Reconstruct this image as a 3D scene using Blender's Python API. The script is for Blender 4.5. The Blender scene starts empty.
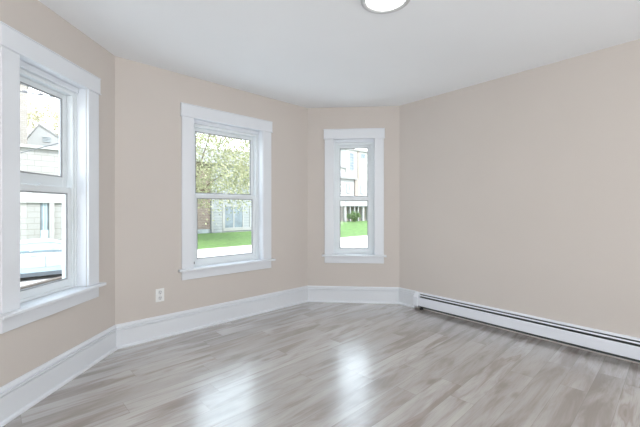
import bpy, bmesh, math, random
from mathutils import Vector, Matrix, noise
random.seed(7)
scene = bpy.context.scene
col = scene.collection

# ------------------------------------------------------------------ camera
EYE = 1.237
cam_d = bpy.data.cameras.new('camera')
cam_d.sensor_width = 36.0
cam_d.lens = 346.19 / 640 * 36
cam_d.shift_y = -3.57 / 640
cam_d.clip_start = 0.05; cam_d.clip_end = 500
cam = bpy.data.objects.new('camera', cam_d); col.objects.link(cam)
cam.location = (0, 0, EYE)
cam.rotation_euler = (math.pi / 2 - 0.0014, 0, 0)
scene.camera = cam

# ------------------------------------------------------------------ sky, sun, exposure
SKY = 4.4
SUN = 5.0
FILL = 24.0     # base watts of the added fill lights behind the camera
world = bpy.data.worlds.new('sky'); scene.world = world
world.use_nodes = True
wn = world.node_tree.nodes; wl = world.node_tree.links
wbg = wn['Background']
tc = wn.new('ShaderNodeTexCoord'); sep = wn.new('ShaderNodeSeparateXYZ')
mr = wn.new('ShaderNodeMapRange'); mr.inputs[1].default_value = 0.0; mr.inputs[2].default_value = 0.6
mx = wn.new('ShaderNodeMix'); mx.data_type = 'RGBA'
mx.inputs[6].default_value = (.97, .985, 1.0, 1); mx.inputs[7].default_value = (0.72, 0.86, 1.0, 1)
wl.new(tc.outputs['Generated'], sep.inputs[0]); wl.new(sep.outputs[2], mr.inputs[0])
wl.new(mr.outputs[0], mx.inputs[0]); wl.new(mx.outputs[2], wbg.inputs[0])
wbg.inputs[1].default_value = SKY

sun_d = bpy.data.lights.new('sun', 'SUN'); sun_d.energy = SUN; sun_d.angle = 0.02; sun_d.color = (1, .97, .92)
sun = bpy.data.objects.new('sun', sun_d); col.objects.link(sun)
sun.rotation_euler = Vector((-.60, .62, -.80)).to_track_quat('-Z', 'Y').to_euler()

def fill_light(name, loc, aim, w, h, watts, colr=(1.0, .985, .985)):
    d = bpy.data.lights.new(name, 'AREA'); d.shape = 'RECTANGLE'; d.size = w; d.size_y = h; d.energy = watts; d.color = colr
    o = bpy.data.objects.new(name, d); col.objects.link(o); o.location = loc
    o.rotation_euler = Vector(aim).to_track_quat('-Z', 'Z').to_euler()
    return o
# area lights added behind the camera, just inside the walls, to fill the room
fill_light('added_fill', (-.75, -1.33, 1.42), (.1, 1, .45), 1.0, 1.4, FILL * 1.15)
fill_light('added_fill', (1.25, -1.33, 1.42), (-.25, 1, .40), 1.0, 1.4, FILL * .85)
fill_light('added_fill', (3.15, -1.33, 1.42), (-.2, 1, .10), 1.0, 1.4, FILL * .40)
fill_light('added_fill', (4.13, -.30, 1.42), (-1, .45, .15), 1.0, 1.4, FILL * 1.35)

vs = scene.view_settings
vs.view_transform = 'Standard'; vs.look = 'None'; vs.gamma = 1.0; vs.use_curve_mapping = False
vs.exposure = 0.0
cy = scene.cycles
cy.use_denoising = True
cy.max_bounces = 10; cy.diffuse_bounces = 6; cy.glossy_bounces = 4; cy.transparent_max_bounces = 12
cy.sample_clamp_indirect = 6.0
cy.caustics_reflective = False; cy.caustics_refractive = False

# ------------------------------------------------------------------ materials
def nodes_of(name):
    m = bpy.data.materials.new(name); m.use_nodes = True
    nt = m.node_tree
    return m, nt.nodes, nt.links, nt.nodes['Principled BSDF']

def surf(name, c, rough=.5, var=.03, scale=6.0, bump=0.0, bscale=60.0, metal=0.0, spec=.5):
    """painted or plain surface with a faint noise in colour and relief"""
    m, n, l, p = nodes_of(name)
    p.inputs['Roughness'].default_value = rough; p.inputs['Metallic'].default_value = metal
    p.inputs['Specular IOR Level'].default_value = spec
    t = n.new('ShaderNodeTexCoord'); nz = n.new('ShaderNodeTexNoise')
    nz.inputs['Scale'].default_value = scale; nz.inputs['Detail'].default_value = 3
    l.new(t.outputs['Object'], nz.inputs['Vector'])
    r = n.new('ShaderNodeValToRGB')
    a = [max(0, x * (1 - var)) for x in c]; b = [min(1, x * (1 + var)) for x in c]
    r.color_ramp.elements[0].color = (*a, 1); r.color_ramp.elements[1].color = (*b, 1)
    r.color_ramp.elements[0].position = .3; r.color_ramp.elements[1].position = .7
    l.new(nz.outputs['Fac'], r.inputs[0]); l.new(r.outputs[0], p.inputs['Base Color'])
    if bump:
        n2 = n.new('ShaderNodeTexNoise'); n2.inputs['Scale'].default_value = bscale; n2.inputs['Detail'].default_value = 4
        l.new(t.outputs['Object'], n2.inputs['Vector'])
        bp = n.new('ShaderNodeBump'); bp.inputs['Strength'].default_value = bump; bp.inputs['Distance'].default_value = .004
        l.new(n2.outputs['Fac'], bp.inputs['Height']); l.new(bp.outputs[0], p.inputs['Normal'])
    return m

M = {}
M['wall'] = surf('greige_paint', (.615, .568, .528), .75, .012, 1.5, .10, 90, spec=.3)
M['ceiling'] = surf('ceiling_paint', (.87, .895, .92), .85, .012, 1.2, .10, 60, spec=.2)
M['trim'] = surf('white_trim_paint', (.745, .775, .815), .35, .01, 4)
M['vinyl'] = surf('white_vinyl', (.76, .80, .82), .35, .01, 5)
M['vinyl_shadow'] = surf('grey_bead_shade', (.33, .34, .35), .6, .04, 20)  # window bead, its grey darkened to stand in for shading on the frame
M['heater'] = surf('white_enamel', (.80, .83, .89), .3, .01, 5)
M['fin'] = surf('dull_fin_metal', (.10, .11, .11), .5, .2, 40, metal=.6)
M['dark'] = surf('black_plastic', (.03, .03, .03), .5, .2, 30)
M['plate'] = surf('white_plastic', (.86, .87, .86), .35, .01, 30)
M['recept'] = surf('white_receptacle', (.70, .71, .72), .35, .02, 30)
M['slot'] = surf('dark_slot', (.05, .05, .05), .6, .1, 30)
M['metal'] = surf('steel', (.55, .55, .56), .3, .05, 30, metal=1)
M['lampring'] = surf('satin_lamp_ring', (.55, .56, .57), .4, .02, 12)
M['sillwood'] = surf('weathered_brown_sill', (.20, .15, .12), .8, .15, 25)

m, n, l, p = nodes_of('lit_diffuser')
p.inputs['Base Color'].default_value = (.95, .95, .95, 1)
p.inputs['Emission Color'].default_value = (1, .98, .95, 1); p.inputs['Emission Strength'].default_value = 6.0
M['lamp'] = m

m, n, l, p = nodes_of('window_glass')
n.remove(p)
out = n['Material Output']
tr = n.new('ShaderNodeBsdfTransparent'); tr.inputs[0].default_value = (.985, .995, .99, 1)
gl = n.new('ShaderNodeBsdfGlossy'); gl.inputs['Roughness'].default_value = .02
lwt = n.new('ShaderNodeLayerWeight'); lwt.inputs[0].default_value = .5
pw = n.new('ShaderNodeMath'); pw.operation = 'POWER'; pw.inputs[1].default_value = 5
l.new(lwt.outputs['Facing'], pw.inputs[0])
fr = n.new('ShaderNodeMath'); fr.operation = 'MULTIPLY_ADD'; fr.inputs[1].default_value = .9; fr.inputs[2].default_value = .02
l.new(pw.outputs[0], fr.inputs[0])
ms = n.new('ShaderNodeMixShader')
l.new(fr.outputs[0], ms.inputs[0]); l.new(tr.outputs[0], ms.inputs[1]); l.new(gl.outputs[0], ms.inputs[2]); l.new(ms.outputs[0], out.inputs[0])
M['glass'] = m

# --- plank floor (object coordinates: x along the boards, y across)
PLANK = .157
def floor_material():
    m, n, l, p = nodes_of('grey_oak_planks')
    N = n.new; L = l.new
    def math_(op, a, b=None, c=None):
        k = N('ShaderNodeMath'); k.operation = op
        for i, v in enumerate((a, b, c)):
            if v is None: continue
            if isinstance(v, (int, float)): k.inputs[i].default_value = v
            else: L(v, k.inputs[i])
        return k.outputs[0]
    def combine(x, y, z):
        k = N('ShaderNodeCombineXYZ')
        for i, v in enumerate((x, y, z)):
            if isinstance(v, (int, float)): k.inputs[i].default_value = v
            else: L(v, k.inputs[i])
        return k.outputs[0]
    def noise_(v, sc, det=4, rough=.55, dist=0):
        k = N('ShaderNodeTexNoise'); k.inputs['Scale'].default_value = sc; k.inputs['Detail'].default_value = det
        k.inputs['Roughness'].default_value = rough; k.inputs['Distortion'].default_value = dist
        L(v, k.inputs['Vector']); return k.outputs['Fac']
    def mixc(f, a, b, bt='MIX'):
        k = N('ShaderNodeMix'); k.data_type = 'RGBA'; k.blend_type = bt
        for i, v in ((0, f), (6, a), (7, b)):
            if isinstance(v, (int, float)): k.inputs[i].default_value = v
            elif isinstance(v, tuple): k.inputs[i].default_value = (*v, 1)
            else: L(v, k.inputs[i])
        return k.outputs[2]
    def rng(v, a, b, c=0., d=1.):
        k = N('ShaderNodeMapRange'); k.interpolation_type = 'SMOOTHSTEP'
        for i, x in enumerate((a, b, c, d)): k.inputs[i + 1].default_value = x
        L(v, k.inputs[0]); return k.outputs[0]
    t = N('ShaderNodeTexCoord'); s = N('ShaderNodeSeparateXYZ'); L(t.outputs['Object'], s.inputs[0])
    x, y = s.outputs[0], s.outputs[1]
    row = math_('DIVIDE', math_('SUBTRACT', y, .747), PLANK)
    ri = math_('FLOOR', row); rf = math_('FRACT', row)
    w1 = N('ShaderNodeTexWhiteNoise'); w1.noise_dimensions = '1D'; L(ri, w1.inputs['W'])
    xo = math_('DIVIDE', math_('ADD', x, math_('MULTIPLY', w1.outputs['Value'], 9.7)), 1.22)
    xi = math_('FLOOR', xo); xf = math_('FRACT', xo)
    w2 = N('ShaderNodeTexWhiteNoise'); w2.noise_dimensions = '2D'; L(combine(xi, ri, 0), w2.inputs['Vector'])
    pid = w2.outputs['Value']
    off = math_('MULTIPLY', pid, 37.0)
    off2 = math_('MULTIPLY', w2.outputs['Color'], 11.0) if False else math_('MULTIPLY', pid, 91.0)
    # long soft streaks, cathedral figure and fine grain, each shifted from board to board
    v1 = combine(math_('ADD', math_('MULTIPLY', x, .9), off), math_('ADD', math_('MULTIPLY', y, 5.5), off2), off)
    v2 = combine(math_('ADD', math_('MULTIPLY', x, 2.2), off2), math_('ADD', math_('MULTIPLY', y, 55.0), off), off)
    v3 = combine(math_('ADD', math_('MULTIPLY', x, .75), off), math_('ADD', math_('MULTIPLY', y, 6.5), off), off2)
    streak = noise_(v1, 1.6, 4, .6, .6)
    grain = noise_(v2, 2.2, 5, .65, .3)
    fig = noise_(v3, 1.3, 2, .5, .35)
    rings = math_('ABSOLUTE', math_('SUBTRACT', math_('FRACT', math_('ADD', math_('MULTIPLY', fig, 15.0), math_('MULTIPLY', grain, .9))), .5))
    figmask = math_('MULTIPLY', rng(fig, .50, .62), rng(w2.outputs['Value'], .35, .6))
    base = mixc(pid, (.40, .38, .36), (.53, .51, .49))
    c = mixc(math_('MULTIPLY', rng(streak, .45, .68), .80), base, (.24, .20, .18))
    c = mixc(math_('MULTIPLY', figmask, .62), c, (.26, .212, .195))
    c = mixc(math_('MULTIPLY', rng(streak, .50, .30), .30), c, (.66, .635, .605))
    c = mixc(math_('MULTIPLY', math_('MULTIPLY', rng(rings, .12, .5), figmask), .70), c, (.27, .215, .19))
    c = mixc(math_('MULTIPLY', rng(grain, .46, .66), .42), c, (.31, .27, .245))
    # knots
    vk = N('ShaderNodeTexVoronoi'); vk.inputs['Scale'].default_value = 1.0
    L(combine(math_('MULTIPLY', x, 1.5), math_('MULTIPLY', y, 3.6), off), vk.inputs['Vector'])
    kn = rng(vk.outputs['Distance'], .13, .03)
    c = mixc(math_('MULTIPLY', kn, .6), c, (.20, .16, .14))
    # seams between boards
    e1 = math_('MINIMUM', rf, math_('SUBTRACT', 1.0, rf)); e2 = math_('MINIMUM', xf, math_('SUBTRACT', 1.0, xf))
    s1 = rng(e1, .013, .004); s2 = rng(e2, .0018, .0006)
    seam = math_('MAXIMUM', s1, s2)
    c = mixc(math_('MULTIPLY', seam, .45), c, (.16, .14, .125))
    L(c, p.inputs['Base Color'])
    ro = math_('ADD', .17, math_('MULTIPLY', grain, .12)); L(ro, p.inputs['Roughness'])
    p.inputs['Specular IOR Level'].default_value = 1.0
    p.inputs['Coat Weight'].default_value = 1.0; p.inputs['Coat Roughness'].default_value = .25
    h = math_('SUBTRACT', math_('MULTIPLY', grain, .35), math_('MULTIPLY', seam, 1.0))
    bp = N('ShaderNodeBump'); bp.inputs['Strength'].default_value = .16; bp.inputs['Distance'].default_value = .003
    L(h, bp.inputs['Height']); L(bp.outputs[0], p.inputs['Normal'])
    return m
M['floor'] = floor_material()

# --- outdoors
M['asphalt'] = surf('pale_concrete_road', (.62, .61, .60), .9, .05, 1.0, .3, 30)
M['walk'] = surf('concrete_walk', (.70, .69, .67), .9, .05, 1.5, .3, 30)
M['kerb'] = surf('tan_kerb', (.42, .37, .30), .9, .08, 3)
M['lawn'] = surf('lawn_grass', (.092, .168, .038), .9, .30, 2.5, .8, 25)
def brick(name, c1, c2, mortar, sx, bw=.5, rh=.25, ms=.02):
    m, n, l, p = nodes_of(name); p.inputs['Roughness'].default_value = .9
    t = n.new('ShaderNodeTexCoord'); mp = n.new('ShaderNodeSeparateXYZ'); cb = n.new('ShaderNodeCombineXYZ')
    ad = n.new('ShaderNodeMath'); ad.operation = 'ADD'
    l.new(t.outputs['Object'], mp.inputs[0]); l.new(mp.outputs[0], ad.inputs[0]); l.new(mp.outputs[1], ad.inputs[1])
    l.new(ad.outputs[0], cb.inputs[0]); l.new(mp.outputs[2], cb.inputs[1])
    b = n.new('ShaderNodeTexBrick'); b.inputs['Scale'].default_value = sx
    b.inputs['Color1'].default_value = (*c1, 1); b.inputs['Color2'].default_value = (*c2, 1); b.inputs['Mortar'].default_value = (*mortar, 1)
    b.inputs['Mortar Size'].default_value = ms; b.inputs['Brick Width'].default_value = bw; b.inputs['Row Height'].default_value = rh
    l.new(cb.outputs[0], b.inputs['Vector']); l.new(b.outputs['Color'], p.inputs['Base Color'])
    return m
M['block'] = brick('white_stone_block', (.29, .285, .28), (.27, .262, .255), (.17, .15, .14), 1.0, .95, .36, .012)
M['blockpale'] = brick('pale_brick', (.30, .285, .265), (.26, .24, .22), (.21, .18, .16), 1.0, .42, .16, .014)
M['redbrick'] = brick('dull_red_brick', (.23, .165, .135), (.18, .13, .11), (.26, .23, .21), 1.0, .5, .17, .03)
M['pinkbrick'] = brick('faded_pink_brick', (.30, .24, .21), (.26, .21, .185), (.28, .26, .24), 1.0, .5, .17, .03)
def siding(name, c, pitch):
    m, n, l, p = nodes_of(name); p.inputs['Roughness'].default_value = .7
    t = n.new('ShaderNodeTexCoord'); s = n.new('ShaderNodeSeparateXYZ'); l.new(t.outputs['Object'], s.inputs[0])
    d = n.new('ShaderNodeMath'); d.operation = 'DIVIDE'; d.inputs[1].default_value = pitch; l.new(s.outputs[2], d.inputs[0])
    f = n.new('ShaderNodeMath'); f.operation = 'FRACT'; l.new(d.outputs[0], f.inputs[0])
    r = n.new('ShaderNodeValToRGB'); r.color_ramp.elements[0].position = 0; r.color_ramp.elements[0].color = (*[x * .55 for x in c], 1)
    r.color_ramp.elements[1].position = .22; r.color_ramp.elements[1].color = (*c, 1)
    l.new(f.outputs[0], r.inputs[0]); l.new(r.outputs[0], p.inputs['Base Color'])
    return m
M['siding'] = siding('grey_blue_siding', (.27, .285, .30), .30)
M['whitewood'] = surf('white_house_paint', (.30, .30, .30), .6, .03, 3)
M['roof'] = surf('pale_roof_shingle', (.25, .245, .245), .9, .1, 8)
M['darkpane'] = surf('blue_grey_house_pane', (.14, .175, .205), .12, .25, 2.0)
M['greypane'] = surf('pale_grey_house_pane', (.30, .33, .35), .15, .2, 2.0)
M['curtain'] = surf('blue_curtain', (.22, .33, .38), .8, .15, 12)
M['panel'] = surf('pale_blue_panel', (.38, .48, .53), .7, .04, 6)
M['render'] = surf('pale_render_wall', (.46, .455, .45), .7, .03, 3)
M['stone'] = surf('white_stone_trim', (.34, .335, .33), .8, .04, 3)
M['porchdark'] = surf('brown_porch_wall', (.20, .17, .15), .8, .15, 2)
M['carpaint'] = surf('white_car_paint', (.30, .32, .34), .25, .01, 3)
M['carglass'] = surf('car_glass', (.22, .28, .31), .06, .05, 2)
M['carlow'] = surf('dark_car_trim', (.05, .06, .07), .5, .1, 6)
M['carstrip'] = surf('grey_blue_car_molding', (.10, .14, .16), .4, .05, 6)
M['rubber'] = surf('tyre_rubber', (.03, .03, .03), .8, .1, 10)
M['cable'] = surf('grey_cable', (.10, .10, .11), .6, .1, 10)
M['bark'] = surf('tree_bark', (.16, .12, .09), .9, .3, 8, .6, 20)
def leafm(name, a, b, c):
    m, n, l, p = nodes_of(name); p.inputs['Roughness'].default_value = .6
    t = n.new('ShaderNodeTexCoord'); z = n.new('ShaderNodeTexNoise'); z.inputs['Scale'].default_value = 2.2; z.inputs['Detail'].default_value = 8; z.inputs['Roughness'].default_value = .8
    l.new(t.outputs['Object'], z.inputs['Vector'])
    r = n.new('ShaderNodeValToRGB'); r.color_ramp.elements[0].position = .35; r.color_ramp.elements[0].color = (*a, 1)
    r.color_ramp.elements[1].position = .65; r.color_ramp.elements[1].color = (*c, 1)
    e = r.color_ramp.elements.new(.5); e.color = (*b, 1)
    l.new(z.outputs['Fac'], r.inputs[0]); l.new(r.outputs[0], p.inputs['Base Color'])
    tl = n.new('ShaderNodeBsdfTranslucent'); l.new(r.outputs[0], tl.inputs[0])
    mxs = n.new('ShaderNodeMixShader'); mxs.inputs[0].default_value = .35
    o = n['Material Output']; l.new(p.outputs[0], mxs.inputs[1]); l.new(tl.outputs[0], mxs.inputs[2]); l.new(mxs.outputs[0], o.inputs[0])
    return m
M['leaf'] = leafm('spring_leaves', (.19, .21, .11), (.40, .41, .25), (.58, .52, .38))
M['yellowleaf'] = leafm('yellow_leaves', (.40, .37, .24), (.50, .46, .32), (.55, .51, .40))
M['bushleaf'] = leafm('bush_leaves', (.10, .17, .06), (.17, .25, .10), (.26, .32, .18))

# ------------------------------------------------------------------ helpers
class MB:
    """collects shapes in world (or local) coordinates for ONE mesh"""
    def __init__(self): self.bm = bmesh.new()
    def poly_prism(self, lo, hi):
        a = [self.bm.verts.new(v) for v in lo]; b = [self.bm.verts.new(v) for v in hi]
        k = len(a)
        self.bm.faces.new(a[::-1]); self.bm.faces.new(b)
        for i in range(k): self.bm.faces.new((a[i], a[(i + 1) % k], b[(i + 1) % k], b[i]))
    def box(self, F, x0, x1, y0, y1, z0, z1):
        lo = [F(x0, y0, z0), F(x1, y0, z0), F(x1, y1, z0), F(x0, y1, z0)]
        hi = [F(x0, y0, z1), F(x1, y0, z1), F(x1, y1, z1), F(x0, y1, z1)]
        self.poly_prism(lo, hi)
    def sweep(self, F, prof, x0, x1, sk0=None, sk1=None):
        """profile of (y, z) swept along x; sk*(y) gives an x shift for mitred ends"""
        a = [F(x0 + (sk0(y) if sk0 else 0), y, z) for y, z in prof]
        b = [F(x1 + (sk1(y) if sk1 else 0), y, z) for y, z in prof]
        self.poly_prism(a, b)
    def quad(self, pts): self.bm.faces.new([self.bm.verts.new(p) for p in pts])
    def tube(self, pts, rad, seg=8):
        rings = []
        for i, p in enumerate(pts):
            p = Vector(p)
            d = (Vector(pts[min(i + 1, len(pts) - 1)]) - Vector(pts[max(i - 1, 0)])).normalized()
            u = d.cross(Vector((0, 0, 1)) if abs(d.z) < .9 else Vector((1, 0, 0))).normalized(); w = d.cross(u)
            r = rad[i] if isinstance(rad, (list, tuple)) else rad
            rings.append([self.bm.verts.new(p + (u * math.cos(2 * math.pi * k / seg) + w * math.sin(2 * math.pi * k / seg)) * r) for k in range(seg)])
        for a, b in zip(rings, rings[1:]):
            for k in range(seg): self.bm.faces.new((a[k], a[(k + 1) % seg], b[(k + 1) % seg], b[k]))
        self.bm.faces.new(rings[0][::-1]); self.bm.faces.new(rings[-1])
    def lathe(self, prof, c, axis='Z', seg=48):
        rings = []
        for r, h in prof:
            ring = []
            for k in range(seg):
                a = 2 * math.pi * k / seg
                if axis == 'Z': v = (c[0] + r * math.cos(a), c[1] + r * math.sin(a), c[2] + h)
                else: v = axis(r * math.cos(a), h, r * math.sin(a))
                ring.append(self.bm.verts.new(v))
            rings.append(ring)
        for a, b in zip(rings, rings[1:]):
            for k in range(seg): self.bm.faces.new((a[k], a[(k + 1) % seg], b[(k + 1) % seg], b[k]))
        self.bm.faces.new(rings[0][::-1]); self.bm.faces.new(rings[-1])
    def build(self, name, mat, parent=None, bevel=0, smooth=False, matrix=None, seg=2):
        bmesh.ops.recalc_face_normals(self.bm, faces=self.bm.faces)
        me = bpy.data.meshes.new(name)
        if matrix is not None: self.bm.transform(matrix.inverted())
        self.bm.to_mesh(me); self.bm.free()
        me.materials.append(mat)
        o = bpy.data.objects.new(name, me); col.objects.link(o)
        if smooth: me.polygons.foreach_set('use_smooth', [True] * len(me.polygons))
        if bevel:
            b = o.modifiers.new('bevel', 'BEVEL'); b.width = bevel; b.segments = seg; b.limit_method = 'ANGLE'; b.angle_limit = .6
        if parent is not None:
            o.parent = parent
            if matrix is None: o.matrix_parent_inverse = parent.matrix_basis.inverted()
        if matrix is not None and parent is None: o.matrix_world = matrix
        return o

def empty(name, loc, rz=0):
    o = bpy.data.objects.new(name, None); col.objects.link(o); o.location = loc; o.rotation_euler = (0, 0, rz)
    o.empty_display_size = .1
    return o
def tag(o, label=None, cat=None, group=None, kind=None):
    if label: o['label'] = label
    if cat: o['category'] = cat
    if group: o['group'] = group
    if kind: o['kind'] = kind
    return o
def struct(o): o['kind'] = 'structure'; return o
def frame(P, t, n):
    """local (along wall, out into the room, up) -> world"""
    return lambda x, y, z: Vector((P[0] + t[0] * x + n[0] * y, P[1] + t[1] * x + n[1] * y, z))

# ------------------------------------------------------------------ room plan
H = 2.6
A = Vector((-1.8227, 3.0745)); B = Vector((-.168, 4.6625)); C = Vector((1.0461, 4.5588))
tl, tr_ = math.radians(1.003), math.radians(-40.12)
LT = Vector((-math.sin(tl), -math.cos(tl)))            # along the wall of the near window, towards the camera
RT = Vector((-math.sin(tr_), -math.cos(tr_)))          # along the heater wall, towards the camera
T2 = (B - A).normalized(); T3 = (C - B).normalized()
N1 = Vector((-LT.y, LT.x)); N2 = Vector((T2.y, -T2.x)); N3 = Vector((T3.y, -T3.x)); NR = Vector((RT.y, -RT.x))
E_ = A + LT * ((A.y + 1.4) / -LT.y)                    # rear corner
tG = (4.2 - C.x) / RT.x; G_ = C + RT * tG
F_ = Vector((4.2, -1.4))
FL = frame(A, LT, N1); F2 = frame(A, T2, N2); F3 = frame(B, T3, N3); FR = frame(C, RT, NR)
TB = (F_ - E_).normalized(); NB = Vector((-TB.y, TB.x)); FB = frame(E_, TB, NB)
TG = (G_ - F_).normalized(); NG = Vector((-TG.y, TG.x)); FG = frame(F_, TG, NG)

# floor, ceiling
outline = [A, B, C, G_, F_, E_]
cen = sum(outline, Vector((0, 0))) / 6
def slab(name, z0, z1, mat, rz=0):
    mb = MB(); pts = [p + (p - cen).normalized() * .03 for p in outline]
    mb.poly_prism([(p.x, p.y, z0) for p in pts], [(p.x, p.y, z1) for p in pts])
    return struct(mb.build(name, mat, matrix=Matrix.Rotation(rz, 4, 'Z')))
slab('floor', -.12, 0, M['floor'], math.atan2(T2.y, T2.x))
slab('ceiling', H, H + .15, M['ceiling'])

# walls with window openings (thickness lies outside the room)
WALL = .19
def wall(name, F, x0, x1, holes=()):
    mb = MB(); xs = x0
    for a, b, z0, z1 in sorted(holes):
        mb.box(F, xs, a, -WALL, 0, 0, H); mb.box(F, a, b, -WALL, 0, 0, z0); mb.box(F, a, b, -WALL, 0, z1, H); xs = b
    mb.box(F, xs, x1, -WALL, 0, 0, H)
    return struct(mb.build(name, M['wall']))
ZS, ZT, ZH, ZA = .636, 2.185, 2.3077, .5234            # stool top, opening top, header top, apron bottom
CAS = .122                                             # casing width
WIN = dict(left=(.2431, 1.0943), two=(.5918, 1.6858), three=(.2423 - .0117, 1.0263 - .0117))
def opening(w): return (w[0] + CAS, w[1] - CAS, ZS - .02, ZT)
wall('wall_left', FL, 0, (E_ - A).length, [opening(WIN['left'])])
wall('wall_back_left', F2, 0, (B - A).length, [opening(WIN['two'])])
wall('wall_back', F3, 0, (C - B).length, [opening(WIN['three'])])
wall('wall_right', FR, 0, (G_ - C).length)
bx = E_.x
rear = [(-1.25 - bx - CAS, -.25 - bx + CAS), (.75 - bx - CAS, 1.75 - bx + CAS), (2.65 - bx - CAS, 3.65 - bx + CAS)]
wall('wall_near', FB, 0, (F_ - E_).length, [opening(w) for w in rear])
side_w = (1.10 - .5 - CAS, 1.10 + .5 + CAS)
wall('wall_near_right', FG, 0, (G_ - F_).length, [opening(side_w)])

# ------------------------------------------------------------------ baseboards
BB = [(0, 0), (.034, 0), (.034, .006), (.031, .016), (.022, .020), (.018, .022), (.018, .156), (.011, .1575), (.011, .1615), (.022, .163), (.024, .166),
      (.024, .177), (.012, .179), (.012, .1835), (.018, .186), (.017, .196), (.012, .203), (.008, .2115), (0, .2125)]
def mitre(t, n, tn, nn, sign):
    """x shift per unit of y at a corner with the neighbouring wall (normal nn)"""
    # point = P + n*y + t*x must satisfy (.)·nn = y
    k = (1 - n.dot(nn)) / t.dot(nn)
    return lambda y: k * y
def baseboard(name, F, t, n, x1, n0=None, n1=None, x0=0):
    mb = MB()
    mb.sweep(F, BB, x0, x1, mitre(t, n, None, n0, 1) if n0 is not None else None, mitre(t, n, None, n1, 1) if n1 is not None else None)
    return struct(mb.build(name, M['trim']))
HX0, HX1 = .2616, 3.35                                  # run of the heater on the right wall
baseboard('baseboard_left', FL, LT, N1, (E_ - A).length, N2, NB)
baseboard('baseboard_back_left', F2, T2, N2, (B - A).length, N1, N3)
baseboard('baseboard_back', F3, T3, N3, (C - B).length, N2, NR)
baseboard('baseboard_right', FR, RT, NR, HX0 - .004, N3, None)
baseboard('baseboard_near_right', FR, RT, NR, (G_ - C).length, None, NG, HX1 + .004)
baseboard('baseboard_near', FB, TB, NB, (F_ - E_).length, N1, NG)
baseboard('baseboard_side', FG, TG, NG, (G_ - F_).length, NB, NR)

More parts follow.
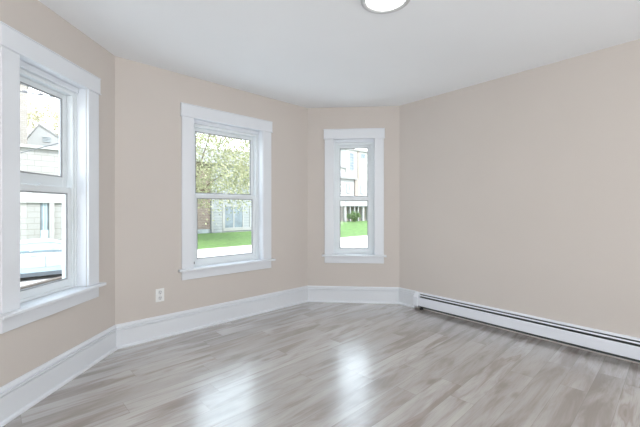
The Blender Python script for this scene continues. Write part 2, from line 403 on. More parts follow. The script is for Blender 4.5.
# ------------------------------------------------------------------ windows
def window(name, F, w, sill=None, raised=0.0, dot=None):
    a, b = w; oa, ob = a + CAS, b - CAS
    root = struct(empty(name, F((a + b) / 2, 0, ZS)))
    T, V = M['trim'], M['vinyl']
    for x0, x1 in ((a, oa), (ob, b)):
        mb = MB(); mb.box(F, x0, x1, 0, .021, ZS, ZT); mb.build('casing', T, root, .004)
    mb = MB(); mb.box(F, a - .010, b + .010, 0, .028, ZT, ZH - .008); mb.box(F, a - .013, b + .013, 0, .032, ZH - .008, ZH)
    mb.build('header', T, root, .003)
    mb = MB(); mb.box(F, a - .014, b + .014, 0, .034, ZT - .011, ZT); mb.build('bead', T, root, .0035)
    mb = MB(); mb.box(F, a - .034, b + .034, 0, .062, ZS - .024, ZS); mb.box(F, oa, ob, -.085, 0, ZS - .024, ZS); mb.build('stool', T, root, .006)
    mb = MB(); mb.box(F, a, b, 0, .020, ZA, ZS - .024); mb.build('apron', T, root, .004)
    # jamb lining and head filler
    mb = MB(); zf = 2.126
    mb.box(F, oa, oa + .004, -WALL, .0, ZS, ZT); mb.box(F, ob - .004, ob, -WALL, .0, ZS, ZT)
    mb.box(F, oa + .004, ob - .004, -.055, 0, ZT - .004, ZT); mb.box(F, oa + .004, ob - .004, -WALL, -.055, zf + .016, ZT)
    
    mb.build('jamb', T, root, .002)
    fa, fb = oa + .004, ob - .004; fw = .034; z0 = ZS
    mb = MB()
    for x0, x1 in ((fa, fa + fw), (fb - fw, fb)):
        mb.box(F, x0, x1, -.165, -.080, z0, zf + .016)
        mb.box(F, x0, x0 + .014, -.080, -.070, z0, zf + .016) if x0 == fa else mb.box(F, x1 - .014, x1, -.080, -.070, z0, zf + .016)
    mb.box(F, fa + fw, fb - fw, -.165, -.080, zf - .012, zf + .016)
    mb.box(F, fa + fw, fb - fw, -.165, -.080, z0, z0 + .020)
    mb.build('frame', V, root, .0025)
    ia, ib = fa + fw, fb - fw
    def sash(y0, y1, zb, zt, rail_b, rail_t, low):
        mb = MB(); st = .040
        mb.box(F, ia, ia + st, y0, y1, zb, zt); mb.box(F, ib - st, ib, y0, y1, zb, zt)
        mb.box(F, ia + st, ib - st, y0, y1, zb, zb + rail_b); mb.box(F, ia + st, ib - st, y0, y1, zt - rail_t, zt)
        s = mb.build('sash', V, root, .003)
        ym = (y0 + y1) / 2
        mb = MB(); mb.box(F, ia + st - .003, ib - st + .003, ym - .002, ym + .002, zb + rail_b - .003, zt - rail_t + .003)
        mb.build('pane', M['glass'], s)
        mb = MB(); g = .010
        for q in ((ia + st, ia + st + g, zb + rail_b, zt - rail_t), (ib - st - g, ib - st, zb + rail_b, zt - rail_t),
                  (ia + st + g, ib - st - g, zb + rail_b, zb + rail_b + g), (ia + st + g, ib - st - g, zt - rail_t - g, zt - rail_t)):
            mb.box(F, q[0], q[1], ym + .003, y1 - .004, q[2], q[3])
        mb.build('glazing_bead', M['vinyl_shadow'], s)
        return s
    low = sash(-.116, -.086, z0 + .020, 1.402, .052, .042, True)
    up = sash(-.158, -.126, 1.362 + raised, zf - .012, .048 + raised, .036, False)
    xm = (ia + ib) / 2
    mb = MB(); mb.box(F, xm - .028, xm + .028, -.112, -.090, 1.402, 1.409); mb.box(F, xm - .010, xm + .022, -.108, -.094, 1.409, 1.418)
    mb.build('sash_lock', V, low, .002)
    mb = MB()
    for x in (ia + .012, ib - .030): mb.box(F, x, x + .018, -.110, -.092, 1.402, 1.406)
    mb.build('tilt_latch', V, low, .001)
    if dot:
        mb = MB(); mb.box(F, ia + .002, ia + .014, -.086, -.082, z0 + .022, z0 + .048); mb.build('corner_clip', M['dark'], low, .001)
    # outside: sloping sill and brick-mould
    mb = MB(); mb.sweep(F, [(-.165, z0 + .012), (-.165, z0 - .03), (-.27, z0 - .05), (-.27, z0 - .012)], a, b)
    mb.build('outer_sill', M['trim'], root)
    if sill:
        mb = MB(); mb.sweep(F, [(-.300, z0 - .04), (-.300, z0 + .054), (-.24, z0 + .058), (-.24, z0 - .04)], a, b); mb.build('outer_ledge', M['sillwood'], root)
    return root
window('window_1', FL, WIN['left'], sill=True, raised=.035)
window('window_2', F2, WIN['two'], dot=True)
window('window_3', F3, WIN['three'])
for i, w in enumerate(rear): window('window_%d' % (4 + i), FB, w)  # unseen windows, added to go with the fill lights
window('window_7', FG, side_w)  # likewise unseen and added, beside the side fill light

# ------------------------------------------------------------------ ceiling light
LX, LY = .425, 2.238
root = tag(empty('ceiling_light', (LX, LY, H)), 'round white lit flush-mount ceiling light with pale grey rim', 'ceiling light')
mb = MB(); mb.lathe([(.160, 0), (.162, -.005), (.159, -.011), (.151, -.014), (.134, -.012), (.127, -.006), (.127, 0)], (LX, LY, H), seg=64)
mb.build('rim', M['lampring'], root, smooth=True)
mb = MB(); mb.lathe([(.126, -.001), (.126, -.006), (.115, -.008), (.08, -.010), (.03, -.011)], (LX, LY, H), seg=64)
mb.build('diffuser', M['lamp'], root, smooth=True)

# ------------------------------------------------------------------ wall outlet
ox, oz = .3835, .411
root = tag(empty('wall_outlet', F2(ox, 0, oz)), 'white duplex wall outlet low on the beige wall', 'outlet')
mb = MB(); mb.box(F2, ox - .040, ox + .040, 0, .007, oz - .063, oz + .063); mb.build('cover_plate', M['plate'], root, .003)
for dz in (.027, -.027):
    mb = MB(); mb.lathe([(.021, .006), (.021, .0095), (.019, .0105)], None, axis=lambda x, h, z: F2(ox + x * .9, h, oz + dz + z), seg=24)
    r = mb.build('receptacle', M['recept'], root)
    mb = MB()
    for dx in (-.008, .006): mb.box(F2, ox + dx, ox + dx + .003, .0104, .0112, oz + dz, oz + dz + .010)
    mb.box(F2, ox - .003, ox + .003, .0104, .0112, oz + dz - .013, oz + dz - .007)
    mb.build('slot', M['slot'], r)
mb = MB(); mb.lathe([(.0035, .006), (.0035, .0082), (.002, .009)], None, axis=lambda x, h, z: F2(ox + x, h, oz + z), seg=16)
mb.build('screw', M['metal'], root)

# ------------------------------------------------------------------ baseboard heater
root = tag(empty('baseboard_heater', FR((HX0 + HX1) / 2, .03, 0)), 'long white metal baseboard heater with dark slots along the right-hand wall', 'heater')
c0, c1 = HX0 + .055, HX1 - .055
mb = MB(); mb.sweep(FR, [(0, .012), (.004, .012), (.004, .200), (.024, .196), (.027, .191), (.029, .192), (.026, .200), (.004, .2075), (0, .2075)], c0, c1)
mb.build('back_panel', M['heater'], root)
mb = MB(); mb.sweep(FR, [(.060, .050), (.052, .047), (.052, .049), (.060, .053), (.0625, .142), (.060, .149), (.054, .151), (.054, .153), (.061, .1520), (.065, .146), (.063, .052)], c0, c1)
mb.build('front_panel', M['heater'], root)
mb = MB(); mb.sweep(FR, [(.034, .1740), (.046, .1700), (.0465, .1720), (.0345, .1810)], c0, c1); mb.build('damper', M['heater'], root)
mb = MB()
k = 0
x = c0 + .03
while x < c1 - .02:
    mb.box(FR, x, x + .0015, .008, .046, .068, .130); x += .012
mb.tube([FR(c0, .028, .098), FR(c1, .028, .098)], .010, 10)
mb.build('heating_element', M['fin'], root)
mb = MB(); mb.box(FR, c0, c1, .004, .0055, .014, .192); mb.box(FR, c0, c1, .0055, .050, .134, .136); mb.build('slot_shade', M['fin'], root)  # dark sheet added inside so the slots read as deep shade
for x0, x1 in ((HX0, c0 + .004), (c1 - .004, HX1)):
    mb = MB(); mb.sweep(FR, [(0, .010), (.060, .030), (.066, .048), (.067, .150), (.062, .160), (.030, .200), (.004, .2085), (0, .2085)], x0, x1)
    mb.build('end_cap', M['heater'], root, .002)
for x in (c0 + .03,):
    mb = MB(); yo = .058 if x < c0 + .1 else .016; mb.box(FR, x, x + .018, .006, yo, 0, .026); mb.box(FR, x + .004, x + .014, .010, yo - .004, .026, .060); mb.build('bracket', M['dark'], root)

# ------------------------------------------------------------------ outdoors: (s along the street, d across it)
ST = Vector((T2.x, T2.y)); SN = Vector((-T2.y, T2.x))
GZ = -1.3
def W(s, d, z): return Vector((ST.x * s + SN.x * d, ST.y * s + SN.y * d, z))
STREET = Matrix.Rotation(math.atan2(ST.y, ST.x), 4, 'Z')
def px(u, v, d):
    """photo pixel on the vertical plane at street depth d -> (s, z)"""
    k = (u - 320) / 346.19
    Y = d / (SN.x * k + SN.y)
    return (ST.x * k + ST.y) * Y, EYE + (209.9 - v) * Y / 346.19
def flat(name, s0, s1, d0, d1, z0, z1, mat):
    mb = MB(); mb.box(W, s0, s1, d0, d1, z0, z1); return struct(mb.build(name, mat, matrix=STREET))
flat('street', -70, 130, -2.0, 18.75, GZ - .3, GZ, M['asphalt'])
flat('kerb', -70, 130, 18.75, 18.95, GZ - .3, GZ + .10, M['walk'])
flat('sidewalk', -70, 130, 18.95, 20.3, GZ - .3, GZ + .08, M['walk'])
# lawn: level before the grey house, rising towards the porch house
def sm(x): x = max(0, min(1, x)); return x * x * (3 - 2 * x)
def lawn_z(s, d): return GZ + .06 + .81 * sm((s / max(d, 1) - .80) / .22) * sm((d - 20.4) / 10.6)
mb = MB(); NS_, ND = 120, 40; g = []
for i in range(NS_ + 1):
    row = []
    for j in range(ND + 1):
        s = -60 + 180 * i / NS_; d = 20.3 + 60 * (j / ND) ** 1.6
        row.append(mb.bm.verts.new(W(s, d, lawn_z(s, d))))
    g.append(row)
for i in range(NS_):
    for j in range(ND): mb.bm.faces.new((g[i][j], g[i + 1][j], g[i + 1][j + 1], g[i][j + 1]))
lw = mb.build('lawn', M['lawn'], smooth=True, matrix=STREET); struct(lw)
flat('path', -70, 130, 20.3, 20.55, GZ - .3, GZ + .095, M['kerb'])

def pane_window(parent, s0, s1, z0, z1, d, mat, fr=.09, mull=(), rails=(), fmat=None):
    mb = MB(); fm = fmat or M['whitewood']
    mb.box(W, s0 - fr, s0, d - .07, d + .02, z0 - fr, z1 + fr); mb.box(W, s1, s1 + fr, d - .07, d + .02, z0 - fr, z1 + fr)
    mb.box(W, s0, s1, d - .07, d + .02, z1, z1 + fr); mb.box(W, s0 - .04, s1 + .04, d - .12, d + .02, z0 - fr, z0)
    for q in mull: mb.box(W, q - fr * .55, q + fr * .55, d - .065, d + .02, z0, z1)
    for q in rails: mb.box(W, s0, s1, d - .055, d + .02, q - .03, q + .03)
    w = mb.build('window', fm, parent)
    mb = MB(); mb.box(W, s0, s1, d - .03, d - .01, z0, z1); mb.build('pane', mat, w)
    return w

# --- white stone house across the street (near window)
d = 28.0
sL, _ = px(-90, 200, d); sR, _ = px(110, 200, d)
root = tag(empty('stone_house', W((sL + sR) / 2, d + 3, GZ)), 'white stone-block house with narrow blue-curtained door behind the parked car', 'house')
sd0, zt = px(40.6, 203.5, d); sd1, zb = px(48.6, 240, d); zm = px(44.5, 230.5, d)[1]
zc = px(40, 202.5, d)[1]; zc2 = px(40, 190, d)[1]; ztop = px(45, 150, d)[1]
mb = MB(); mb.box(W, sL, sd0 - .02, d, d + 5, GZ, ztop); mb.box(W, sd1 + .02, sR, d, d + 5, GZ, ztop); mb.box(W, sd0 - .02, sd1 + .02, d, d + 5, zt, ztop)
mb.box(W, sd0 - .02, sd1 + .02, d, d + 5, GZ, zb); mb.box(W, sd0 - .02, sd1 + .02, d + .35, d + 5, zb, zt)
mb.build('wall', M['block'], root, matrix=None)
mb = MB(); mb.box(W, sL, sR, d - .10, d, zc, zc2); mb.box(W, sL, sR, d - .16, d, zc - .05, zc); mb.build('string_course', M['stone'], root)
s3 = px(54.2, 200, d)[0]
mb = MB(); mb.box(W, sd1 + .03, s3, d - .14, d, GZ, zc - .05); mb.box(W, sd1 + .13, s3 - .1, d - .18, d - .14, GZ, zc - .05); mb.build('pilaster', M['stone'], root)
mb = MB(); mb.box(W, sd0, sd1, d + .08, d + .14, zm, zt); dr = mb.build('door', M['darkpane'], root)
mb = MB(); q = (sd1 - sd0)
for f0, f1 in ((.28, .42), (.50, .62), (.70, .80)): mb.box(W, sd0 + q * f0, sd0 + q * f1, d + .05, d + .08, zm, zt)
mb.build('curtain', M['panel'], dr)
mb = MB(); mb.box(W, sd0, sd1, d + .04, d + .14, zb, zm); mb.build('door_panel', M['panel'], dr)
mb = MB(); mb.box(W, sL - .2, sR + .2, d - .25, d + 5.2, ztop, ztop + .18); mb.build('roof', M['stone'], root)
for u in (-45, 90):
    s0 = px(u, 200, d)[0]; pane_window(root, s0, s0 + .9, .0, 1.55, d, M['darkpane'])

# --- taller pale brick block at its side, and the gabled garage behind
d2 = 37.5
a0 = px(-120, 200, d2)[0]; a1 = px(27.5, 200, d2)[0]; zt2 = px(25, 84, d2)[1]
root = tag(empty('brick_building', W((a0 + a1) / 2, d2 + 4, GZ)), 'tall pale brick building rising behind the stone house', 'building')
mb = MB(); mb.box(W, a0, a1, d2, d2 + 8, GZ, zt2); mb.build('wall', M['blockpale'], root)
mb = MB(); mb.box(W, a0 - .2, a1 + .15, d2 - .2, d2 + 8.2, zt2, zt2 + .3); mb.build('cornice', M['stone'], root)
for u in (-20, 4):
    s0 = px(u, 150, d2)[0]; pane_window(root, s0, s0 + .9, 5.9, 7.7, d2, M['greypane'])

d3 = 48.0
g0 = px(28, 150, d3)[0]; g1 = px(68, 150, d3)[0]; ga = px(39, 126, d3); ge = px(64, 143, d3)[1]
root = tag(empty('gabled_house', W((g0 + g1) / 2, d3 + 4, GZ)), 'distant white gabled house above the stone house roof', 'house')
mb = MB()
lo = [W(g0, d3, GZ), W(g1, d3, GZ), W(g1, d3, ge), W(ga[0], d3, ga[1]), W(g0, d3, ge)]
mb.poly_prism(lo, [p + Vector((SN.x * 8, SN.y * 8, 0)) for p in lo]); mb.build('wall', M['whitewood'], root)
mb = MB()
for (p, q) in ((W(g0 - .1, d3 - .08, ge - .05), W(ga[0], d3 - .08, ga[1] + .02)), (W(ga[0], d3 - .08, ga[1] + .02), W(g1 + .1, d3 - .08, ge - .15))):
    up = Vector((0, 0, .22)); bk = Vector((SN.x * 8.6, SN.y * 8.6, 0))
    mb.poly_prism([p, q, q + up, p + up], [p + bk, q + bk, q + up + bk, p + up + bk])
mb.build('roof', M['roof'], root)
l0, lz1 = px(53, 133, d3); l1, lz0 = px(62, 141, d3)
pane_window(root, l0 - 1.0, l0 - .1, lz0 - 2.2, lz0 - .7, d3, M['greypane'])
# louvred dormer vent
mb = MB()
for i in range(4): mb.box(W, l0 - .9, l0 - .2, d3 - .1, d3 + .02, lz0 - .35 + i * .16, lz0 - .26 + i * .16)
mb.build('louvre', M['greypane'], root)
# chimney of pinkish brick
c0_ = px(49, 150, 35.2)[0]; c1_ = px(53, 150, 35.2)[0]
zc_t = px(50, 149, 35.2)[1]
root = tag(empty('brick_chimney', W((c0_ + c1_) / 2, 35.5, GZ)), 'narrow pinkish brick chimney stack behind the stone house', 'chimney')
mb = MB(); mb.box(W, c0_, c1_, 35.2, 35.85, GZ, zc_t); mb.build('stack', M['pinkbrick'], root)
mb = MB(); mb.box(W, c0_ - .06, c1_ + .06, 35.14, 35.91, zc_t, zc_t + .18); mb.build('cap', M['stone'], root)

# --- trees
def foliage(mb, center, rad, count, size, clusters, hollow=.35, rnd=random):
    cs = []
    for i in range(clusters):
        while True:
            v = Vector((rnd.uniform(-1, 1), rnd.uniform(-1, 1), rnd.uniform(-1, 1)))
            if hollow < v.length < 1: break
        cs.append((Vector((center[0] + v.x * rad[0], center[1] + v.y * rad[1], center[2] + v.z * rad[2])), rnd.uniform(.5, 1.1)))
    for i in range(count):
        c, k = rnd.choice(cs)
        r = min(rad) * .26 * k
        p = c + Vector((rnd.gauss(0, r), rnd.gauss(0, r), rnd.gauss(0, r * .8)))
        n = Vector((rnd.gauss(0, 1), rnd.gauss(0, 1), rnd.gauss(0, 1) + .6)).normalized()
        u = n.cross(Vector((rnd.random(), rnd.random(), rnd.random() + .01))).normalized(); w = n.cross(u)
        s = size * rnd.uniform(.6, 1.3)
        mb.quad([p - u * s, p - w * s * .55 + u * s * .1, p + u * s, p + w * s * .55 + u * s * .1])
    return cs
def tree(name, label, base, top, center, rad, count, size, mat, clusters, trunk=.16):
    root = tag(empty(name, base), label, 'tree')
    mb = MB(); cs = foliage(mb, center, rad, count, size, clusters)
    f = mb.build('foliage', mat, root)
    mb = MB(); b = Vector(base); t = Vector(top)
    mb.tube([b, b.lerp(t, .35) + Vector((.05, .03, 0)), b.lerp(t, .7) + Vector((-.04, .05, 0)), t], [trunk * 1.4, trunk, trunk * .7, trunk * .3], 10)
    mb.build('trunk', M['bark'], root)
    for c, k in cs[:7]:
        s0 = b.lerp(t, random.uniform(.4, .85)); mb = MB()
        mb.tube([s0, s0.lerp(c, .5) + Vector((0, 0, .25)), c], [trunk * .35, trunk * .22, trunk * .08], 6)
        mb.build('branch', M['bark'], root)
    return root
Yt = 27.3
tb = Vector(((186 - 320) / 346.19 * Yt, Yt, GZ + .04))
cc = Vector(((220 - 320) / 346.19 * Yt, Yt, 6.35))
tree('leafy_tree', 'large sunlit pale green tree before the grey-sided house', tb, tb + Vector((.7, 0, 7.2)), cc, (5.4, 3.8, 5.0), 24000, .100, M['leaf'], 210, .2)
yb = W(px(50, 120, 58.5)[0], 58.5, GZ)
tree('yellow_tree', 'distant yellowish tree showing above the white gabled roof', yb, yb + Vector((0, 0, 14.0)), yb + Vector((-.3, 0, 14.6)), (3.4, 3.4, 2.2), 2600, .15, M['yellowleaf'], 40, .2)

# --- grey-sided house (middle window)
d = 34.0
sl = px(150, 220, d)[0]; sr = px(275, 220, d)[0]
bz = GZ + .04
root = tag(empty('siding_house', W((sl + sr) / 2, d + 4, bz)), 'grey-sided house with white-trimmed double window and brick end behind the lawn', 'house')
zt = px(225, 165, d)[1]
b1 = px(211.3, 220, d)[0]; b2 = px(213.4, 220, d)[0]
mb = MB(); mb.box(W, b1, sr, d, d + 8, bz, zt); mb.build('wall', M['siding'], root)
mb = MB(); mb.box(W, sl, b1, d + .25, d + 8, bz + .3, zt); mb.build('brick_wall', M['redbrick'], root)
mb = MB(); mb.box(W, sl, b1, d + .15, d + .6, bz, bz + .45); mb.build('plinth', M['greypane'], root)
for u0, u1 in ((211.3, 213.4), (222.3, 223.9)):
    x0 = px(u0, 220, d)[0]; x1 = px(u1, 220, d)[0]
    mb = MB(); mb.box(W, x0, x1, d - .06, d, bz + .12, zt); mb.build('corner_board', M['whitewood'], root)
wa, wz1 = px(224.8, 207, d); wb, wz0 = px(242.3, 227.5, d); wm = (wa + wb) / 2
pane_window(root, wa, wb, wz0, wz1, d, M['darkpane'], .13, (wm - .02,), ())
z1_ = px(233, 228.4, d)[1]; z0_ = px(233, 231.0, d)[1]
mb = MB(); mb.box(W, px(223.5, 230, d)[0], px(252, 230, d)[0], d - .10, d, z0_, z1_); mb.build('sill_band', M['whitewood'], root)
p0 = px(250.5, 220, d)[0]
pane_window(root, p0, p0 + .9, wz0, wz1, d, M['greypane'], .12)
mb = MB(); mb.poly_prism([W(sl - .4, d - .5, zt), W(sr + .4, d - .5, zt), W(sr + .4, d + 8.5, zt), W(sl - .4, d + 8.5, zt)],
                         [W(sl + 1.6, d + 3.6, zt + 2.2), W(sr - 1.6, d + 3.6, zt + 2.2), W(sr - 1.6, d + 4.4, zt + 2.2), W(sl + 1.6, d + 4.4, zt + 2.2)])
mb.build('roof', M['roof'], root)

# --- porch house (far window)
d = 32.0
sl = px(331, 215, d)[0]; sr = px(385, 215, d)[0]; pz = -.52
root = tag(empty('porch_house', W((sl + sr) / 2, d + 5, pz)), 'pale house with white-posted front porch behind the shrub', 'house')
zf1 = px(352, 200.5, d)[1]; zf0 = px(352, 206.5, d)[1]
mb = MB(); mb.box(W, sl, sr, d + 2.0, d + 9, pz - .5, 5.7); mb.build('wall', M['whitewood'], root)
mb = MB(); mb.box(W, sl, sr, d + 1.85, d + 2.0, pz, zf0); mb.build('porch_wall', M['pinkbrick'], root)
mb = MB(); mb.box(W, sl - .2, sr + .2, d - .05, d + 2.0, zf0, zf1); mb.build('porch_fascia', M['whitewood'], root)
mb = MB(); mb.box(W, sl - .25, sr + .25, d - .17, d - .05, zf0 - .02, zf0 + .12); mb.build('gutter', M['greypane'], root)
mb = MB(); mb.box(W, sl, sr, d - .05, d + 2.0, pz - .6, pz); mb.build('porch_floor', M['greypane'], root)
for u, wd in ((339.3, .30), (344.8, .42), (350.2, .2), (354.6, .2), (358.3, .2), (362.8, .42), (367.5, .3)):
    s0 = px(u, 215, d)[0]
    mb = MB(); mb.box(W, s0, s0 + wd, d + .05, d + .3, pz, zf0); mb.box(W, s0 - .05, s0 + wd + .05, d, d + .35, pz, pz + .15); mb.build('porch_post', M['whitewood'], root)
for u0, u1 in ((341.6, 344.4), (348.0, 349.8), (351.6, 354.2), (356, 358.0), (359.8, 362.4)):
    s0 = px(u0, 212, d + 1.85)[0]; s1 = px(u1, 212, d + 1.85)[0]
    pane_window(root, s0 + .05, s1 - .05, -.15, 1.6, d + 1.85, M['porchdark'], .05)
for u0, u1 in ((341, 343.2), (347, 349.5), (361, 364)):
    s0 = px(u0, 190, d + 2)[0]; s1 = px(u1, 190, d + 2)[0]
    pane_window(root, s0, s1, px(350, 193, d + 2)[1], px(350, 185, d + 2)[1], d + 2, M['greypane'], .10)
e0 = px(338, 176, d + 2)[1]; e1 = px(355, 181, d + 2)[1]
mb = MB(); se = px(355.5, 180, d + 2)[0]
mb.box(W, sl - .3, se, d + 1.6, d + 9.3, 5.7, 5.98); mb.poly_prism([W(sl - .3, d + 1.6, 5.98), W(se, d + 1.6, 5.98), W(se, d + 9, 5.98), W(sl - .3, d + 9, 5.98)],
    [W(sl + .5, d + 4.8, 7.4), W(se - 1.0, d + 4.8, 7.4), W(se - 1.0, d + 5.6, 7.4), W(sl + .5, d + 5.6, 7.4)])
mb.build('roof', M['roof'], root)
mb = MB(); s0 = px(354.2, 190, d + 2)[0]; s1 = px(357.4, 190, d + 2)[0]
mb.box(W, s0, s1, d + 1.8, d + 2.2, zf1, px(356, 179, d + 2)[1]); mb.build('brick_pier', M['pinkbrick'], root)

d = 45.0
sl = px(335, 160, d)[0]; sm_ = px(346.3, 160, d)[0]; sr = px(372, 160, d)[0]
root = tag(empty('apartment_building', W((sl + sr) / 2, d + 5, -.2)), 'tall pale building with dark narrow upper windows behind the porch house', 'building')
zl = px(341, 168, d)[1]; zr = px(356, 151.5, d)[1]
mb = MB(); mb.box(W, sl, sm_, d + .4, d + 2.5, -.5, zl); mb.box(W, sm_, sr, d, d + 2.0, -.5, zr); mb.build('wall', M['render'], root)
mb = MB(); mb.box(W, sl - .2, sm_, d + .1, d + 2.6, zl, zl + .16); mb.box(W, sm_ - .2, sr + .2, d - .35, d + 2.2, zr, zr + .28); mb.build('cornice', M['roof'], root)
for u0, u1, v0, v1, mt in ((349.8, 353.4, 153.6, 170.5, 'darkpane'), (361, 364.8, 154.5, 159, 'darkpane'), (340.3, 342.5, 172, 182, 'whitewood'), (361.5, 364.5, 164, 176, 'whitewood')):
    s0, z1 = px(u0, v0, d); s1, z0 = px(u1, v1, d)
    pane_window(root, s0, s1, z0, z1, d if u0 > 346 else d + .4, M[mt] if mt != 'whitewood' else M['panel'], .12, (), [z0 + (z1 - z0) * k / 6 for k in range(1, 6)] if v1 - v0 > 12 else ())
mb = MB(); s0 = px(357.2, 170, d)[0]; s1 = px(359.2, 170, d)[0]; mb.box(W, s0, s1, d - .12, d, 0, zr); mb.build('brick_pier', M['pinkbrick'], root)

# --- shrub on the lawn before the porch
d = 30.4; s0, _ = px(354, 215, d); bz = lawn_z(s0, d)
root = tag(empty('shrub', W(s0, d, bz)), 'round green shrub on the lawn before the white porch', 'shrub')
mb = MB(); c = W(s0, d, bz + .72); foliage(mb, c, (.88, .65, .60), 1600, .085, 40, .2); mb.build('foliage', M['bushleaf'], root)
mb = MB(); b = W(s0, d, bz - .03); mb.tube([b, b + Vector((.03, 0, .3)), b + Vector((0, .03, .7))], [.05, .035, .012], 8); mb.build('stem', M['bark'], root)

# ------------------------------------------------------------------ parked car
DC = 16.75
sc = px(42, 260, DC)[0]
root = tag(empty('car', W(sc, DC, GZ)), 'white car parked across the street before the stone house', 'car')
def CW(x, y, z): return W(sc + x, DC + y, GZ + z)
#        x     half-width  belt  roof-half  roof   sill
stn = [(-2.22, .60, .62, .55, .64, .36), (-2.15, .78, .80, .70, .84, .26), (-1.85, .86, .93, .74, .985, .22), (-1.35, .88, 1.02, .68, 1.15, .21),
       (-.85, .88, 1.05, .60, 1.36, .21), (-.30, .88, 1.05, .58, 1.43, .21), (.25, .88, 1.04, .58, 1.415, .21), (.72, .88, 1.02, .61, 1.28, .21),
       (1.15, .88, .95, .70, 1.03, .21), (1.75, .86, .80, .72, .86, .22), (2.12, .76, .66, .62, .72, .26), (2.22, .58, .52, .50, .56, .34)]
mb = MB(); rings = []
for x, hw, zb, rh, zr, zs in stn:
    half = [(hw * .80, zs), (hw * .97, zs + .06), (hw, (zs + zb) * .5), (hw * .965, zb), (rh * 1.06, zb + (zr - zb) * .75), (rh * .86, zr - .015), (rh * .4, zr + .01)]
    pts = [(-y, z) for y, z in half] + [(y, z) for y, z in reversed(half)]
    rings.append([mb.bm.verts.new(CW(x, y, z)) for y, z in pts])
for a, b in zip(rings, rings[1:]):
    for k in range(len(a)): mb.bm.faces.new((a[k], a[(k + 1) % len(a)], b[(k + 1) % len(a)], b[k]))
mb.bm.faces.new(rings[0][::-1]); mb.bm.faces.new(rings[-1])
body = mb.build('body', M['carpaint'], root, smooth=True)
def interp(x):
    for p, q in zip(stn, stn[1:]):
        if p[0] <= x <= q[0]:
            f = (x - p[0]) / (q[0] - p[0]); return [p[i] + (q[i] - p[i]) * f for i in range(6)]
def side_pt(x, f, sgn, o=.012):
    _, hw, zb, rh, zr, zs = interp(x)
    y0, z0 = hw * .965, zb; y1, z1 = rh * 1.06, zb + (zr - zb) * .75
    return CW(x, sgn * (y0 + (y1 - y0) * f + o), z0 + (z1 - z0) * f)
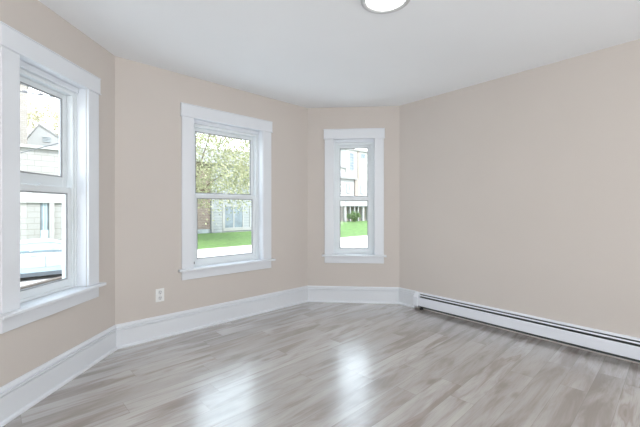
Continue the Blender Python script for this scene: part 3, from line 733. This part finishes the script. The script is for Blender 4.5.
for sgn in (-1, 1):
    for xa, xb in ((-1.25, -.42), (-.34, .42), (.46, .95)):
        mb = MB(); k = 8
        for i in range(k):
            p, q = xa + (xb - xa) * i / k, xa + (xb - xa) * (i + 1) / k
            mb.poly_prism([side_pt(p, .08, sgn), side_pt(q, .08, sgn), side_pt(q, .94, sgn), side_pt(p, .94, sgn)],
                          [side_pt(p, .08, sgn, -.01), side_pt(q, .08, sgn, -.01), side_pt(q, .94, sgn, -.01), side_pt(p, .94, sgn, -.01)])
        mb.build('side_window', M['carglass'], root)
    mb = MB()
    for xa, xb in zip([-1.7 + .2 * i for i in range(15)], [-1.5 + .2 * i for i in range(15)]):
        ha, hb = interp(xa), interp(xb)
        mb.poly_prism([CW(xa, sgn * (ha[1] * .97 + .016), ha[2] - .045), CW(xb, sgn * (hb[1] * .97 + .016), hb[2] - .045), CW(xb, sgn * (hb[1] * .965 + .016), hb[2] + .015), CW(xa, sgn * (ha[1] * .965 + .016), ha[2] + .015)],
                      [CW(xa, sgn * ha[1] * .94, ha[2] - .045), CW(xb, sgn * hb[1] * .94, hb[2] - .045), CW(xb, sgn * hb[1] * .93, hb[2] + .015), CW(xa, sgn * ha[1] * .93, ha[2] + .015)])
    mb.build('belt_molding', M['carstrip'], root)
    mb = MB(); mb.box(CW, -1.0, 1.0, sgn * .86, sgn * .90, .16, .30); mb.build('rocker_panel', M['carlow'], root)
    mb = MB(); mb.box(CW, .02, .035, sgn * .868, sgn * .886, .32, .86); mb.build('door_gap', M['carstrip'], root)
    for hx_ in (-.22, .72):
        mb = MB(); mb.box(CW, hx_ - .18, hx_, sgn * .86, sgn * .90, .88, .91); mb.build('door_handle', M['carpaint'], root)
    mb = MB(); mb.box(CW, .82, .98, sgn * .86, sgn * 1.02, 1.02, 1.13); mb.build('mirror', M['carpaint'], root, .02)
    for wx in (-1.38, 1.38):
        mb = MB(); mb.lathe([(.20, sgn * .70), (.31, sgn * .70), (.315, sgn * .74), (.315, sgn * .86), (.30, sgn * .895), (.20, sgn * .895)], None, axis=lambda x, h, z, wx=wx: CW(wx + x, h, .315 + z), seg=28)
        wh = mb.build('wheel', M['rubber'], root, smooth=False)
        mb = MB(); mb.lathe([(.20, sgn * .88), (.20, sgn * .905), (.06, sgn * .90), (.03, sgn * .91)], None, axis=lambda x, h, z, wx=wx: CW(wx + x, h, .315 + z), seg=20)
        mb.build('hubcap', M['metal'], wh)
    for f0, f1, nm, mt in ((.93, 1.03, 'window_trim', 'carstrip'),):
        mb = MB()
        for i in range(22):
            p, q = -1.25 + 2.2 * i / 22, -1.25 + 2.2 * (i + 1) / 22
            mb.poly_prism([side_pt(p, f0, sgn, .014), side_pt(q, f0, sgn, .014), side_pt(q, f1, sgn, .014), side_pt(p, f1, sgn, .014)],
                          [side_pt(p, f0, sgn, -.02), side_pt(q, f0, sgn, -.02), side_pt(q, f1, sgn, -.02), side_pt(p, f1, sgn, -.02)])
        mb.build(nm, M[mt], root)
    mb = MB(); mb.box(CW, -.98, .98, sgn * .87, sgn * .893, .30, .45); mb.build('door_reflection', M['carglass'], root)  # bluish strip painting the reflection along the lower doors
mb = MB(); mb.box(CW, -1.6, 1.6, -.72, .72, .15, .24); mb.build('underbody', M['carlow'], root)

# ------------------------------------------------------------------ overhead cables (near window)
def ray(u, v, Y): return Vector(((u - 320) / 346.19 * Y, Y, EYE + (209.9 - v) * Y / 346.19))
def cable(label, p, q, r, sag, clips=(), ext=3):
    d_ = (q - p); a = p - d_ * ext; b = q + d_ * ext
    mb = MB(); pts = []
    for i in range(25):
        f = i / 24; c = a.lerp(b, f); c.z += sag * ((f - .5) ** 2 * 4 - 0.02); pts.append(c)
    root = tag(empty('utility_cable', a.lerp(b, .5)), label, 'cable')
    mb.tube(pts, r, 6); mb.build('wire', M['cable'], root)
    for f in clips:
        c = p.lerp(q, f); mb = MB(); mb.tube([c - d_.normalized() * .05 + Vector((0, 0, .01)), c + Vector((0, 0, .03)), c + d_.normalized() * .05 + Vector((0, 0, .01))], .035, 8); mb.build('clip', M['cable'], root)
    return root
P1 = px(20, 92, 14.0); P2 = px(61, 98.5, 14.0)
cable('thick overhead cable with small clips at the top of the near window', W(P1[0], 14, P1[1]), W(P2[0], 14, P2[1]), .020, .05, (.12, .50, .84))
cable('thin overhead service wire slanting up across the near window', ray(20, 153.5, 13), ray(61, 143, 10.5), .017, .0, (), .6)
